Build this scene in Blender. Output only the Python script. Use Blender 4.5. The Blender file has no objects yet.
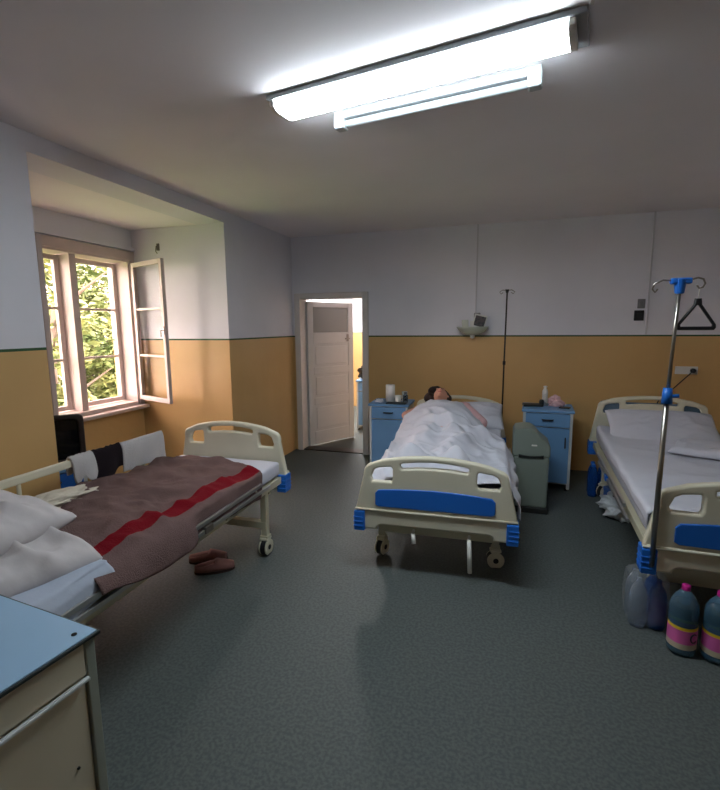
import bpy, bmesh, math, random
from mathutils import Vector, Matrix, noise
C = bpy.context.scene.collection
PI = math.pi
random.seed(7)

# ------------------------------------------------------------------ camera
def cam_setup():
    f, yaw, pitch, roll = 470.26, 0.30551, 0.14393, -0.00824
    w = Vector((-math.sin(yaw)*math.cos(pitch), math.cos(yaw)*math.cos(pitch), -math.sin(pitch)))
    r = Vector((math.cos(yaw), math.sin(yaw), 0)); u = r.cross(w)
    r2 = r*math.cos(roll)+u*math.sin(roll); u2 = -r*math.sin(roll)+u*math.cos(roll)
    cd = bpy.data.cameras.new('camera'); co = bpy.data.objects.new('camera', cd); C.objects.link(co)
    m = Matrix((r2, u2, -w)).transposed().to_4x4(); m.translation = Vector((0, 0, 1.6))
    co.matrix_world = m
    cd.sensor_fit = 'HORIZONTAL'; cd.sensor_width = 36; cd.lens = f/720*36; cd.clip_start = .05
    bpy.context.scene.camera = co
cam_setup()
# ------------------------------------------------------------------ world, sun, exposure
sc = bpy.context.scene
sc.view_settings.view_transform = 'Standard'; sc.view_settings.look = 'None'
sc.view_settings.gamma = 1; sc.view_settings.use_curve_mapping = False
sc.view_settings.exposure = 2.6
wd = bpy.data.worlds.new('sky'); sc.world = wd; wd.use_nodes = True
bg = wd.node_tree.nodes['Background']; bg.inputs[0].default_value = (1.0, .80, .75, 1); bg.inputs[1].default_value = 2.7
sun = bpy.data.lights.new('sun', 'SUN'); sun.energy = 2.2; sun.angle = math.radians(6); sun.color = (1, .94, .82)
so = bpy.data.objects.new('sun', sun); C.objects.link(so); so.rotation_euler = (math.radians(38), 0, math.radians(70))
def area(name, loc, rot, sx, sy, e, col=(1, 1, 1)):
    l = bpy.data.lights.new(name, 'AREA'); l.shape = 'RECTANGLE'; l.size = sx; l.size_y = sy; l.energy = e; l.color = col
    o = bpy.data.objects.new(name, l); C.objects.link(o); o.location = loc; o.rotation_euler = rot
    return o
# daylight through the window of the bay
portal = area('window_portal', (-4.0, 3.36, 1.56), (0, math.radians(-90), 0), 1.5, 1.38, 1)
portal.data.cycles.is_portal = True

# ------------------------------------------------------------------ materials
def srgb(c):
    return tuple(((v/255)/12.92 if v/255 <= .04045 else ((v/255+.055)/1.055)**2.4) for v in c)
def mat(name, col, rough=.6, metal=0, bump=0, bscale=60, var=0, vscale=3, spec=.5, emit=None, estr=0, alpha=1, trans=0, ior=1.45, col2=None, mix_scale=40, sss=0, lo=.45, hi=.55, lin=False, detail=4):
    m = bpy.data.materials.new(name); m.use_nodes = True; nt = m.node_tree; b = nt.nodes['Principled BSDF']
    c = srgb(col) if not lin else col
    b.inputs['Base Color'].default_value = (*c, 1); b.inputs['Roughness'].default_value = rough
    b.inputs['Metallic'].default_value = metal; b.inputs['Specular IOR Level'].default_value = spec
    b.inputs['IOR'].default_value = ior
    if trans: b.inputs['Transmission Weight'].default_value = trans
    if alpha < 1: b.inputs['Alpha'].default_value = alpha
    if emit: b.inputs['Emission Color'].default_value = (*emit, 1); b.inputs['Emission Strength'].default_value = estr
    tc = nt.nodes.new('ShaderNodeTexCoord')
    if col2 or var:
        n = nt.nodes.new('ShaderNodeTexNoise'); n.inputs['Scale'].default_value = mix_scale if col2 else vscale
        n.inputs['Detail'].default_value = detail; nt.links.new(tc.outputs['Object'], n.inputs['Vector'])
        r = nt.nodes.new('ShaderNodeValToRGB'); nt.links.new(n.outputs['Fac'], r.inputs['Fac'])
        r.color_ramp.elements[0].position = lo if col2 else .3; r.color_ramp.elements[1].position = hi if col2 else .7
        c2 = srgb(col2) if col2 else tuple(v*(1-var) for v in c)
        r.color_ramp.elements[0].color = (*c2, 1); r.color_ramp.elements[1].color = (*c, 1)
        nt.links.new(r.outputs['Color'], b.inputs['Base Color'])
    if bump:
        n2 = nt.nodes.new('ShaderNodeTexNoise'); n2.inputs['Scale'].default_value = bscale; n2.inputs['Detail'].default_value = 3
        nt.links.new(tc.outputs['Object'], n2.inputs['Vector'])
        bp = nt.nodes.new('ShaderNodeBump'); bp.inputs['Strength'].default_value = bump; bp.inputs['Distance'].default_value = .01
        nt.links.new(n2.outputs['Fac'], bp.inputs['Height']); nt.links.new(bp.outputs['Normal'], b.inputs['Normal'])
    return m

def wall_mat():
    # whitewash above, ochre oil paint below, thin green line between
    m = bpy.data.materials.new('painted_wall'); m.use_nodes = True; nt = m.node_tree; b = nt.nodes['Principled BSDF']
    g = nt.nodes.new('ShaderNodeNewGeometry'); s = nt.nodes.new('ShaderNodeSeparateXYZ'); nt.links.new(g.outputs['Position'], s.inputs[0])
    n = nt.nodes.new('ShaderNodeTexNoise'); n.inputs['Scale'].default_value = 1.3; n.inputs['Detail'].default_value = 5
    nt.links.new(g.outputs['Position'], n.inputs['Vector'])
    def ramp(a, c):
        r = nt.nodes.new('ShaderNodeValToRGB'); r.color_ramp.elements[0].position = .35; r.color_ramp.elements[1].position = .65
        r.color_ramp.elements[0].color = (*srgb(a), 1); r.color_ramp.elements[1].color = (*srgb(c), 1)
        nt.links.new(n.outputs['Fac'], r.inputs['Fac']); return r
    up = ramp((219, 218, 225), (226, 225, 232)); dn = ramp((200, 162, 106), (207, 169, 112))
    def gt(v):
        q = nt.nodes.new('ShaderNodeMath'); q.operation = 'GREATER_THAN'; q.inputs[1].default_value = v
        nt.links.new(s.outputs['Z'], q.inputs[0]); return q
    a = gt(1.478); c = gt(1.494)
    m1 = nt.nodes.new('ShaderNodeMixRGB'); nt.links.new(a.outputs[0], m1.inputs[0]); nt.links.new(dn.outputs[0], m1.inputs[1])
    m1.inputs[2].default_value = (*srgb((46, 84, 52)), 1)
    m2 = nt.nodes.new('ShaderNodeMixRGB'); nt.links.new(c.outputs[0], m2.inputs[0]); nt.links.new(m1.outputs[0], m2.inputs[1]); nt.links.new(up.outputs[0], m2.inputs[2])
    nt.links.new(m2.outputs[0], b.inputs['Base Color'])
    rr = nt.nodes.new('ShaderNodeMapRange'); nt.links.new(a.outputs[0], rr.inputs[0]); rr.inputs[3].default_value = .42; rr.inputs[4].default_value = .85
    nt.links.new(rr.outputs[0], b.inputs['Roughness'])
    n2 = nt.nodes.new('ShaderNodeTexNoise'); n2.inputs['Scale'].default_value = 5; n2.inputs['Detail'].default_value = 6
    nt.links.new(g.outputs['Position'], n2.inputs['Vector'])
    bp = nt.nodes.new('ShaderNodeBump'); bp.inputs['Strength'].default_value = .35; bp.inputs['Distance'].default_value = .02
    nt.links.new(n2.outputs['Fac'], bp.inputs['Height']); nt.links.new(bp.outputs['Normal'], b.inputs['Normal'])
    return m
M = dict(
    wall=wall_mat(),
    ceiling=mat('ceiling_paint', (238, 233, 237), .85, var=.05, vscale=1.5, bump=.2, bscale=6),
    floor=mat('grey_floor_covering', (91, 97, 95), .6, col2=(76, 82, 81), mix_scale=70, lo=.4, hi=.6, bump=.08, bscale=120, detail=6, spec=.3),
    white_paint=mat('white_paint', (214, 208, 204), .45, var=.06, vscale=8),
    door_paint=mat('door_paint', (205, 202, 200), .45, var=.05, vscale=5),
    window_paint=mat('window_paint', (204, 186, 180), .5, var=.06, vscale=10),
    glass=mat('glass', (255, 255, 255), .02, trans=1, ior=1.05, spec=.3),
    frosted=mat('door_glass', (140, 137, 132), .18, spec=.6),
    cream=mat('cream_plastic', (212, 206, 184), .38, var=.04, vscale=6),
    cream_metal=mat('cream_metal', (196, 190, 164), .4, var=.05, vscale=9),
    blue_plastic=mat('blue_plastic', (32, 104, 196), .35),
    inlay=mat('blue_grey_inlay', (92, 112, 130), .5),
    conduit=mat('conduit_paint', (198, 196, 202), .6),
    alu=mat('aluminium', (190, 190, 188), .32, metal=.9),
    steel=mat('steel', (150, 145, 138), .3, metal=.95),
    dark_metal=mat('dark_metal', (58, 52, 48), .45, metal=.5),
    black=mat('black_rubber', (22, 22, 24), .6),
    black_gloss=mat('black_screen', (18, 18, 20), .12),
    tv_case=mat('tv_case', (44, 36, 34), .35),
    tv_top=mat('tv_top', (120, 112, 104), .5),
    cab_blue=mat('cabinet_blue', (108, 152, 196), .42, var=.05, vscale=5),
    cab_deep=mat('cabinet_deep_blue', (38, 92, 168), .42),
    cab_white=mat('cabinet_frame', (196, 200, 200), .45),
    cab_beige=mat('cabinet_beige', (208, 200, 176), .5, var=.06, vscale=4),
    cab_edge=mat('cabinet_edge', (36, 44, 46), .5),
    cab_post=mat('cabinet_grey_post', (146, 152, 140), .5),
    cab_top=mat('cabinet_top_blue', (152, 188, 218), .38, var=.04, vscale=5),
    sheet=mat('white_sheet', (196, 197, 207), .9, bump=.25, bscale=25),
    duvet=mat('white_duvet', (190, 184, 184), .9, bump=.25, bscale=18),
    pale_sheet=mat('pale_blue_sheet', (172, 180, 196), .9, bump=.2, bscale=25),
    blanket=mat('brown_blanket', (112, 90, 87), .97, bump=.7, bscale=160, var=.14, vscale=14, spec=.1),
    red=mat('red_stripe', (112, 18, 28), .95, bump=.6, bscale=150, spec=.1),
    cloth=mat('ivory_cloth', (206, 196, 180), .95, bump=.3, bscale=40),
    towel=mat('white_towel', (190, 186, 186), .97, bump=.6, bscale=120),
    black_cloth=mat('black_cloth', (34, 26, 30), .95, bump=.3, bscale=70, spec=.2),
    skin=mat('skin', (206, 150, 128), .55, var=.08, vscale=12),
    lips=mat('lips', (176, 92, 88), .45),
    hair=mat('dark_brown_hair', (52, 30, 24), .6, bump=.8, bscale=120, var=.4, vscale=40),
    pink=mat('pale_pink_fabric', (214, 172, 176), .9, bump=.3, bscale=40),
    bin=mat('grey_green_plastic', (126, 136, 128), .45, var=.05, vscale=4),
    bin_dark=mat('dark_grey_plastic', (34, 36, 36), .5),
    shoe=mat('dusty_pink_shoe', (150, 104, 98), .7, var=.15, vscale=20),
    sole=mat('brown_sole', (70, 46, 42), .7),
    plastic_white=mat('white_plastic', (222, 220, 214), .4),
    grey_plastic=mat('grey_plastic', (120, 120, 122), .5),
    black_plastic=mat('black_plastic', (26, 25, 27), .4),
    dish=mat('grey_green_dish', (176, 182, 168), .25),
    photo=mat('dark_photo', (70, 50, 50), .4, col2=(28, 18, 20), mix_scale=30),
    pet=mat('blue_tinted_bottle', (104, 150, 178), .05, trans=.7, ior=1.5, spec=.8),
    pet_blue=mat('blue_bottle', (36, 96, 180), .1, trans=.6, ior=1.33),
    pet_clear=mat('clear_bottle', (190, 205, 222), .08, trans=.85, ior=1.2),
    film=mat('clear_film', (225, 230, 238), .12, alpha=.15, bump=1, bscale=30, spec=1),
    magenta=mat('magenta_cap', (190, 30, 130), .4),
    lab_pink=mat('pink_label', (206, 96, 166), .5),
    lab_yellow=mat('yellow_label', (226, 190, 40), .5),
    lab_pale=mat('pale_label', (186, 176, 150), .5),
    lab_dark=mat('dark_label_print', (36, 30, 50), .5),
    bag=mat('white_bag', (214, 218, 222), .35, bump=.4, bscale=20),
    leaf=mat('leaf_green', (110, 120, 74), .5, col2=(76, 92, 52), mix_scale=2.0, spec=.3),
    leaf2=mat('leaf_yellow_green', (140, 144, 92), .5, col2=(102, 112, 68), mix_scale=2.5, spec=.3),
    bark=mat('bark', (96, 82, 72), .9, bump=.8, bscale=20),
    grass=mat('grass', (96, 130, 60), .95),
    lamp=mat('lit_diffuser', (255, 255, 255), .4, emit=(.84, .94, 1.0), estr=8.0),
    lamp_body=mat('lamp_housing', (150, 154, 158), .4),
    tube=mat('unlit_tube', (168, 176, 178), .3),
)
# translucent leaves
for k in ('leaf', 'leaf2'):
    b = M[k].node_tree.nodes['Principled BSDF']; b.inputs['Subsurface Weight'].default_value = 0

# ------------------------------------------------------------------ helpers
def tag(o, label=None, cat=None, group=None, kind=None):
    if label: o['label'] = label
    if cat: o['category'] = cat
    if group: o['group'] = group
    if kind: o['kind'] = kind
    return o
def obj(name, bm, m, parent=None, smooth=False, loc=None, rot=None, bevel=0):
    me = bpy.data.meshes.new(name)
    if isinstance(bm, bmesh.types.BMesh):
        bmesh.ops.recalc_face_normals(bm, faces=bm.faces); bm.to_mesh(me); bm.free()
    else: me = bm
    me.name = name
    o = bpy.data.objects.new(name, me); C.objects.link(o)
    ms = m if isinstance(m, (list, tuple)) else [m]
    for x in ms: me.materials.append(M[x] if isinstance(x, str) else x)
    if smooth:
        for p in me.polygons: p.use_smooth = True
    if bevel:
        b = o.modifiers.new('bevel', 'BEVEL'); b.width = bevel; b.segments = 2; b.limit_method = 'ANGLE'; b.angle_limit = .6
    if loc: o.location = loc
    if rot: o.rotation_euler = rot
    if parent: o.parent = parent
    return o
def thing(name, label, cat, loc=(0, 0, 0), rz=0, group=None):
    o = bpy.data.objects.new(name, None); C.objects.link(o); o.location = loc; o.rotation_euler = (0, 0, rz)
    return tag(o, label, cat, group)
def B(): return bmesh.new()
def box(bm, x0, x1, y0, y1, z0, z1, mi=0):
    vs = [bm.verts.new((x, y, z)) for x in (x0, x1) for y in (y0, y1) for z in (z0, z1)]
    for f in ((0, 1, 3, 2), (4, 6, 7, 5), (0, 4, 5, 1), (2, 3, 7, 6), (0, 2, 6, 4), (1, 5, 7, 3)):
        fc = bm.faces.new([vs[i] for i in f]); fc.material_index = mi
    return bm
def bx(*a): return box(B(), *a)
def tube(bm, pts, r, n=10, mi=0, flat=1.0):
    pts = [Vector(p) for p in pts]; rings = []
    rs = r if isinstance(r, (list, tuple)) else [r]*len(pts)
    t0 = (pts[1]-pts[0]).normalized(); up = Vector((0, 0, 1)) if abs(t0.z) < .9 else Vector((1, 0, 0))
    a = t0.cross(up).normalized()
    for i, p in enumerate(pts):
        t = ((pts[min(i+1, len(pts)-1)]-pts[max(i-1, 0)])).normalized()
        a = (a-t*a.dot(t)).normalized(); b = t.cross(a)
        rings.append([bm.verts.new(p+(a*math.cos(2*PI*k/n)+b*math.sin(2*PI*k/n)*flat)*rs[i]) for k in range(n)])
    for i in range(len(rings)-1):
        for k in range(n):
            f = bm.faces.new((rings[i][k], rings[i][(k+1) % n], rings[i+1][(k+1) % n], rings[i+1][k])); f.material_index = mi
    for rg in (rings[0], rings[-1]):
        f = bm.faces.new(rg); f.material_index = mi
    return bm
def lathe(bm, prof, n=24, cx=0, cy=0, mi=0, cap=True):
    rings = [[bm.verts.new((cx+r*math.cos(2*PI*k/n), cy+r*math.sin(2*PI*k/n), z)) for k in range(n)] for r, z in prof]
    for i in range(len(rings)-1):
        for k in range(n):
            f = bm.faces.new((rings[i][k], rings[i][(k+1) % n], rings[i+1][(k+1) % n], rings[i+1][k])); f.material_index = mi
    if cap:
        for rg in (rings[0], rings[-1]): f = bm.faces.new(rg); f.material_index = mi
    return bm
def arc(cx, cy, r, a0, a1, n=6, ry=None):
    ry = ry or r
    return [(cx+r*math.cos(math.radians(a0+(a1-a0)*i/n)), cy+ry*math.sin(math.radians(a0+(a1-a0)*i/n))) for i in range(n+1)]
def rrect(x0, x1, y0, y1, r):
    return arc(x1-r, y0+r, r, -90, 0)+arc(x1-r, y1-r, r, 0, 90)+arc(x0+r, y1-r, r, 90, 180)+arc(x0+r, y0+r, r, 180, 270)
def plate(outline, holes, t, bev):
    """closed outline with holes, thickness t along y, in the xz plane"""
    cu = bpy.data.curves.new('p', 'CURVE'); cu.dimensions = '2D'; cu.fill_mode = 'BOTH'
    cu.extrude = max(t/2-bev, 0); cu.bevel_depth = bev; cu.bevel_resolution = 3; cu.offset = -bev
    for loop in [outline]+list(holes):
        s = cu.splines.new('POLY'); s.points.add(len(loop)-1); s.use_cyclic_u = True
        for i, (x, y) in enumerate(loop): s.points[i].co = (x, y, 0, 1)
    o = bpy.data.objects.new('p', cu); C.objects.link(o)
    dg = bpy.context.evaluated_depsgraph_get(); dg.update()
    me = bpy.data.meshes.new_from_object(o.evaluated_get(dg)); me.materials.clear()
    me.transform(Matrix.Rotation(PI/2, 4, 'X'))
    bpy.data.objects.remove(o); bpy.data.curves.remove(cu)
    return me
def smooth_auto(o, ang=.7):
    me = o.data
    for p in me.polygons: p.use_smooth = True
    me.set_sharp_from_angle(angle=ang)
def sheetmesh(fn, nu, nv, mi=None):
    bm = B(); g = [[bm.verts.new(fn(i/nu, j/nv)) for j in range(nv+1)] for i in range(nu+1)]
    for i in range(nu):
        for j in range(nv):
            f = bm.faces.new((g[i][j], g[i+1][j], g[i+1][j+1], g[i][j+1]))
            if mi: f.material_index = mi((i+.5)/nu, (j+.5)/nv)
    return bm
def cloth(name, fn, nu, nv, m, label, cat, loc=(0, 0, 0), rz=0, th=.006, mi=None, group=None, parent=None):
    o = obj(name, sheetmesh(fn, nu, nv, mi), m, parent, True, loc, (0, 0, rz))
    s = o.modifiers.new('solid', 'SOLIDIFY'); s.thickness = th; s.offset = 1
    if label: tag(o, label, cat, group)
    return o
def nz(x, y, z=0, s=1): return noise.noise(Vector((x*s, y*s, z)))
def ridge(x, y, z=0):
    t = abs(noise.noise(Vector((x, y, z))))*3.0; return 1/(1+(t*1.6)**2)-.25 if t < 1.2 else 1/(1+(t*1.6)**2)-.25
def wrinkle(x, y, seed=0, amp=.02):
    a = ridge(x*2.1+y*1.2, y*2.6-x*.7, seed)*.8 + ridge(x*3.4-y*3.1, y*2.2+x*2, seed+5)*.45 + ridge(x*7, y*8+x*2, seed+9)*.18
    return a*amp
def sm(a, b, x):
    t = max(0, min(1, (x-a)/(b-a))); return t*t*(3-2*t)
def cushion(a, b, h, seed=0, nu=28, nv=22, wr=.01, p=.42, droop=0):
    """closed pillow mesh, half sizes a,b, full thickness h, base at z=0"""
    bm = B()
    def prof(u, v):
        return max(0, (1-abs(u)**2.6))**p*max(0, (1-abs(v)**2.6))**p
    top, bot = [], []
    for i in range(nu+1):
        rt, rb = [], []
        for j in range(nv+1):
            u = -1+2*i/nu; v = -1+2*j/nv
            e = prof(u, v)
            k = 1-.05*(1-abs(v))*(abs(u)**4)  # pulled-in sides
            k2 = 1-.05*(1-abs(u))*(abs(v)**4)
            x, y = a*u*k, b*v*k2
            zt = h*.35+h*.65*e+wrinkle(x*2, y*2, seed, wr)*(.3+.7*e)
            zb = h*.35-h*.35*e
            rt.append(bm.verts.new((x, y, zt)))
            rb.append(rt[-1] if i in (0, nu) or j in (0, nv) else bm.verts.new((x, y, zb)))
        top.append(rt); bot.append(rb)
    for i in range(nu):
        for j in range(nv):
            bm.faces.new((top[i][j], top[i+1][j], top[i+1][j+1], top[i][j+1]))
            q = (bot[i][j], bot[i][j+1], bot[i+1][j+1], bot[i+1][j])
            if len(set(q)) == 4:
                try: bm.faces.new(q)
                except ValueError: pass
    return bm

# ------------------------------------------------------------------ the room
W, D, H = -2.646, 5.556, 2.71
Y1, Y2, ZT, XB = 2.14, 4.09, 2.6, -3.75
XR, YB = 2.55, -1.6
def struct(name, bm, m, **k):
    o = obj(name, bm, m, **k); o['kind'] = 'structure'; return o
struct('floor', bx(XB-.05, XR+.1, YB-.1, 9.1, -.12, 0), 'floor')
struct('ceiling', box(bx(W-.45, XR+.1, YB-.1, D+.02, H, H+.1), XB-.3, W-.3, Y1-.02, Y2+.02, ZT, H-.001), 'ceiling')
# left wall: two piers and the head over the bay; the bay's cheeks
bm = B(); box(bm, W-.4, W, YB-.1, Y1, 0, H); box(bm, XB-.3, W-.4, Y1-.4, Y1, 0, H)
box(bm, W-.4, W, Y2, D+.02, 0, H); box(bm, XB-.3, W-.4, Y2, Y2+.4, 0, H)
box(bm, W-.3, W, Y1, Y2, ZT, H)
struct('wall_left', bm, 'wall')
wy0, wy1, wz0, wz1 = 2.66, 4.05, .80, 2.32
bm = B(); box(bm, XB-.3, XB, Y1-.1, wy0, 0, ZT); box(bm, XB-.3, XB, wy1, Y2+.1, 0, ZT)
box(bm, XB-.3, XB, wy0, wy1, 0, wz0); box(bm, XB-.3, XB, wy0, wy1, wz1, ZT)
struct('wall_bay', bm, 'wall')
dx0, dx1, dzt = -2.53, -1.71, 1.95
bm = B(); box(bm, W, dx0-.02, D, D+.16, 0, H); box(bm, dx1+.02, XR+.1, D, D+.16, 0, H); box(bm, dx0-.02, dx1+.02, D, D+.16, dzt+.02, H)
struct('wall_back', bm, 'wall')
struct('wall_right', bx(XR, XR+.1, YB-.1, D+.1, 0, H), 'wall')
struct('wall_rear', bx(W-.1, XR+.1, YB-.1, YB, 0, H), 'wall')
# room beyond the door
bm = B(); box(bm, -3.1, -3.0, D+.16, 9.1, 0, H); struct('wall_far_left', bm, 'wall')
struct('wall_far_end', bx(-3.1, .6, 9.0, 9.1, 0, H), 'wall')
struct('wall_far_right', bx(.5, .6, D+.16, 9.1, 0, H), 'wall')
struct('ceiling_far_room', bx(-3.1, .6, D+.16, 9.1, H, H+.1), 'ceiling')
area('far_room_light', (-2.55, 7.6, H-.06), (0, 0, 0), .3, .8, 26, (1, .95, .92))
# moulding over window
struct('trim_1', bx(XB, XB+.035, Y1, Y2, wz1+.07, wz1+.10), 'wall')
struct('trim_2', bx(dx0, dx1, D-.01, D+.17, 0, .012), 'dark_metal')

# door frame + door
fr = thing('door_1', None, None); fr['kind'] = 'structure'; del_ = None
bm = B()
box(bm, dx0-.075, dx0, D-.035, D+.18, 0, dzt+.07); box(bm, dx1, dx1+.075, D-.035, D+.18, 0, dzt+.07); box(bm, dx0, dx1, D-.035, D+.18, dzt, dzt+.07)
obj('door_frame', bm, 'white_paint', fr, bevel=.006)
dl = thing('door_leaf', 'white panelled door with small upper glass pane standing ajar into the next room', 'door', (dx0+.015, D+.14, 0), math.radians(60))
Wd, Hd, Td = .79, 1.93, .04
bm = B(); box(bm, 0, .09, -Td/2, Td/2, .02, Hd); box(bm, Wd-.09, Wd, -Td/2, Td/2, .02, Hd)
rails = [(.02, .20), (.56, .66), (.97, 1.07), (1.38, 1.53), (1.86, Hd)]
for a, b in rails: box(bm, .09, Wd-.09, -Td/2, Td/2, a, b)
obj('stile_frame', bm, 'door_paint', dl, bevel=.006)
for i, (a, b) in enumerate([(.20, .56), (.66, .97), (1.07, 1.38)]):
    bm = bx(.085, Wd-.085, -.009, .009, a-.004, b+.004); box(bm, .125, Wd-.125, -.016, .016, a+.035, b-.035)
    obj('panel', bm, 'door_paint', dl, bevel=.006)
tag(obj('window_pane', bx(.085, Wd-.085, -.004, .004, 1.526, 1.864), 'frosted', dl), 'grey glass pane')
bm = bx(.665, .70, -.030, -.02, 1.40, 1.50); tube(bm, [(.68, -.03, 1.44), (.68, -.065, 1.44), (.60, -.07, 1.44)], .009)
tag(obj('door_handle', bm, 'steel', dl, bevel=.002), 'small metal latch plate with a lever')
for z in (.3, 1.0, 1.65): obj('hinge', tube(B(), [(0, -.026, z), (0, -.026, z+.09)], .009), 'white_paint', dl, True)

# ------------------------------------------------------------------ window of the bay
wn = thing('window_1', None, None); wn['kind'] = 'structure'
bm = B(); x0, x1 = XB-.22, XB+.015
box(bm, x0, x1, wy0, wy0+.05, wz0, wz1); box(bm, x0, x1, wy1-.05, wy1, wz0, wz1)
box(bm, x0, x1, wy0, wy1, wz1-.05, wz1); box(bm, x0, x1, wy0, wy1, wz0, wz0+.04)
ym = 3.385; box(bm, XB-.19, XB-.02, ym-.035, ym+.035, wz0, wz1)
# architrave
box(bm, XB, XB+.03, wy0-.06, wy0+.03, wz0, wz1+.06); box(bm, XB, XB+.03, wy1-.03, wy1+.03, wz0, wz1+.06); box(bm, XB, XB+.03, wy0, wy1, wz1-.03, wz1+.06)
obj('window_frame', bm, 'window_paint', wn, bevel=.004)
obj('window_sill', bx(XB-.02, XB+.09, wy0-.09, wy1+.035, wz0-.035, wz0), 'window_paint', wn, bevel=.006)
def sash(name, w, h, parent, loc, rot, fw=.045):
    """sash in local xz plane, hinge at x=0"""
    s = bpy.data.objects.new(name, None); C.objects.link(s); s.location = loc; s.rotation_euler = rot
    if parent: s.parent = parent
    bm = B(); t = .018
    box(bm, 0, fw, -t, t, 0, h); box(bm, w-fw, w, -t, t, 0, h); box(bm, fw, w-fw, -t, t, 0, fw); box(bm, fw, w-fw, -t, t, h-fw, h)
    for k in (1, 2): box(bm, fw, w-fw, -.012, .012, h*k/3+.0-.012, h*k/3+.012)
    obj('sash_frame', bm, 'window_paint', s, bevel=.004)
    obj('glass', bx(fw-.006, w-fw+.006, -.002, .002, fw-.006, h-fw+.006), 'glass', s)
    return s
hs = wz1-wz0-.11
sash('outer_sash', ym-.04-wy0-.05, hs, wn, (XB-.16, wy0+.05, wz0+.05), (0, 0, PI/2))
sash('outer_sash', wy1-.05-ym-.04, hs, wn, (XB-.16, ym+.04, wz0+.05), (0, 0, PI/2))
sw_ = tag(sash('window_sash', .585, hs-.01, None, (XB+.045, wy1-.022, wz0+.06), (0, 0, math.radians(-21))),
    'white three-pane inner window sash swung open against the bay wall', 'window')
obj('latch', tube(bx(.553, .575, -.026, -.018, .68, .76), [(.564, -.02, .72), (.564, -.05, .72), (.564, -.05, .66)], .006), 'steel', sw_)
for z in (.15, hs-.25): obj('hinge', tube(B(), [(-.008, -.012, z), (-.008, -.012, z+.08)], .008), 'window_paint', sw_)
sl_ = tag(sash('window_sash', .585, hs-.01, None, (XB+.045, wy0+.022, wz0+.06), (0, 0, math.radians(-12))),
    'white three-pane inner window sash swung open behind the near wall pier', 'window')
# small hook on bay wall by the sash
hk = tube(B(), [(-3.42, Y2, 2.42), (-3.42, Y2-.03, 2.42), (-3.42, Y2-.04, 2.37), (-3.42, Y2-.02, 2.35)], .005)
box(hk, -3.435, -3.405, Y2-.008, Y2, 2.38, 2.45)
tag(obj('wall_hook', hk, 'steel'), 'small metal hook high on the bay wall above the open sash', 'hook')

# ------------------------------------------------------------------ outside
g_ = struct('ground_outside', bx(-30, XB-.4, -15, 35, -2.6, -2.5), 'grass')
def tree(x, y, z0, h, r, n, m, label, seed, lean=0, tr=.10):
    random.seed(seed)
    t = thing('tree', label, 'tree', (x, y, z0), 0, None)
    bm = B(); top = Vector((lean, lean*.3, h*.75))
    tube(bm, [(0, 0, 0), (lean*.3, 0, h*.25), (lean*.7, .1, h*.5), top], [tr, tr*.85, tr*.7, tr*.3], 10)
    for k in range(9):
        a = k*2.4; zz = h*(.3+.05*k); s = top*(zz/(h*.75)); e = s+Vector((math.cos(a)*r*.8, math.sin(a)*r*.8, h*.14))
        tube(bm, [s, (s+e)/2+Vector((0, 0, .1)), e], [tr*.35, tr*.22, tr*.08], 6)
    obj('trunk', bm, 'bark', t, True)
    bm = B(); cl = []
    for k in range(34):
        while True:
            p = Vector((random.uniform(-1, 1), random.uniform(-1, 1), random.uniform(-1, 1)))
            if p.length < 1: break
        cl.append((Vector((p.x*r+lean*.6, p.y*r, h*.62+p.z*h*.42)), random.uniform(.35, .75)*r*.55))
    for _ in range(n):
        c, s = random.choice(cl)
        d = Vector((random.gauss(0, 1), random.gauss(0, 1), random.gauss(0, .7))).normalized()*s*random.uniform(.6, 1.05)
        p = c+d; L = random.uniform(.055, .11); a = Vector((random.gauss(0, 1), random.gauss(0, 1), random.gauss(0, .5))).normalized()
        b = a.cross(Vector((random.gauss(0, .5), random.gauss(0, .5), 1))).normalized()
        v = [bm.verts.new(p+q) for q in (a*L, b*L*.45, -a*L, -b*L*.45)]
        bm.faces.new(v)
    obj('foliage', bm, m, t)
    return t
tree(-8.6, 6.3, -2.5, 5.6, 1.7, 9000, 'leaf', 'green tree filling the lower middle of the window view', 3, .2)
tree(-7.6, 8.4, -2.5, 5.2, 1.6, 8000, 'leaf2', 'pale green tree outside at the right half of the window', 5, .3)
tree(-10.5, 9.6, -2.5, 7.6, 2.3, 9000, 'leaf', 'taller green tree behind the others, reaching the top panes', 8)
tree(-6.9, 5.2, -2.5, 5.9, 1.1, 3500, 'leaf2', 'thin leaning tree with bare trunk in the left pane', 12, .5, .11)
tree(-13.5, 7.5, -2.5, 6.6, 2.6, 9000, 'leaf2', 'farthest yellow green tree seen between the nearer crowns', 15)
tree(-13.0, 12.5, -2.5, 7.0, 2.6, 9000, 'leaf', 'far tree at the right edge of the window view', 21)
tree(-9.6, 4.6, -2.5, 6.2, 2.1, 9000, 'leaf2', 'tree filling the left edge of the window view', 33)
tree(-16.5, 10.0, -2.5, 8.2, 3.4, 9000, 'leaf', 'broad tree far behind the others, closing the gaps', 41)
tree(-15.0, 4.0, -2.5, 7.4, 3.0, 8000, 'leaf', 'far tree hidden mostly behind the left pane frame', 47)
random.seed(4)

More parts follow.
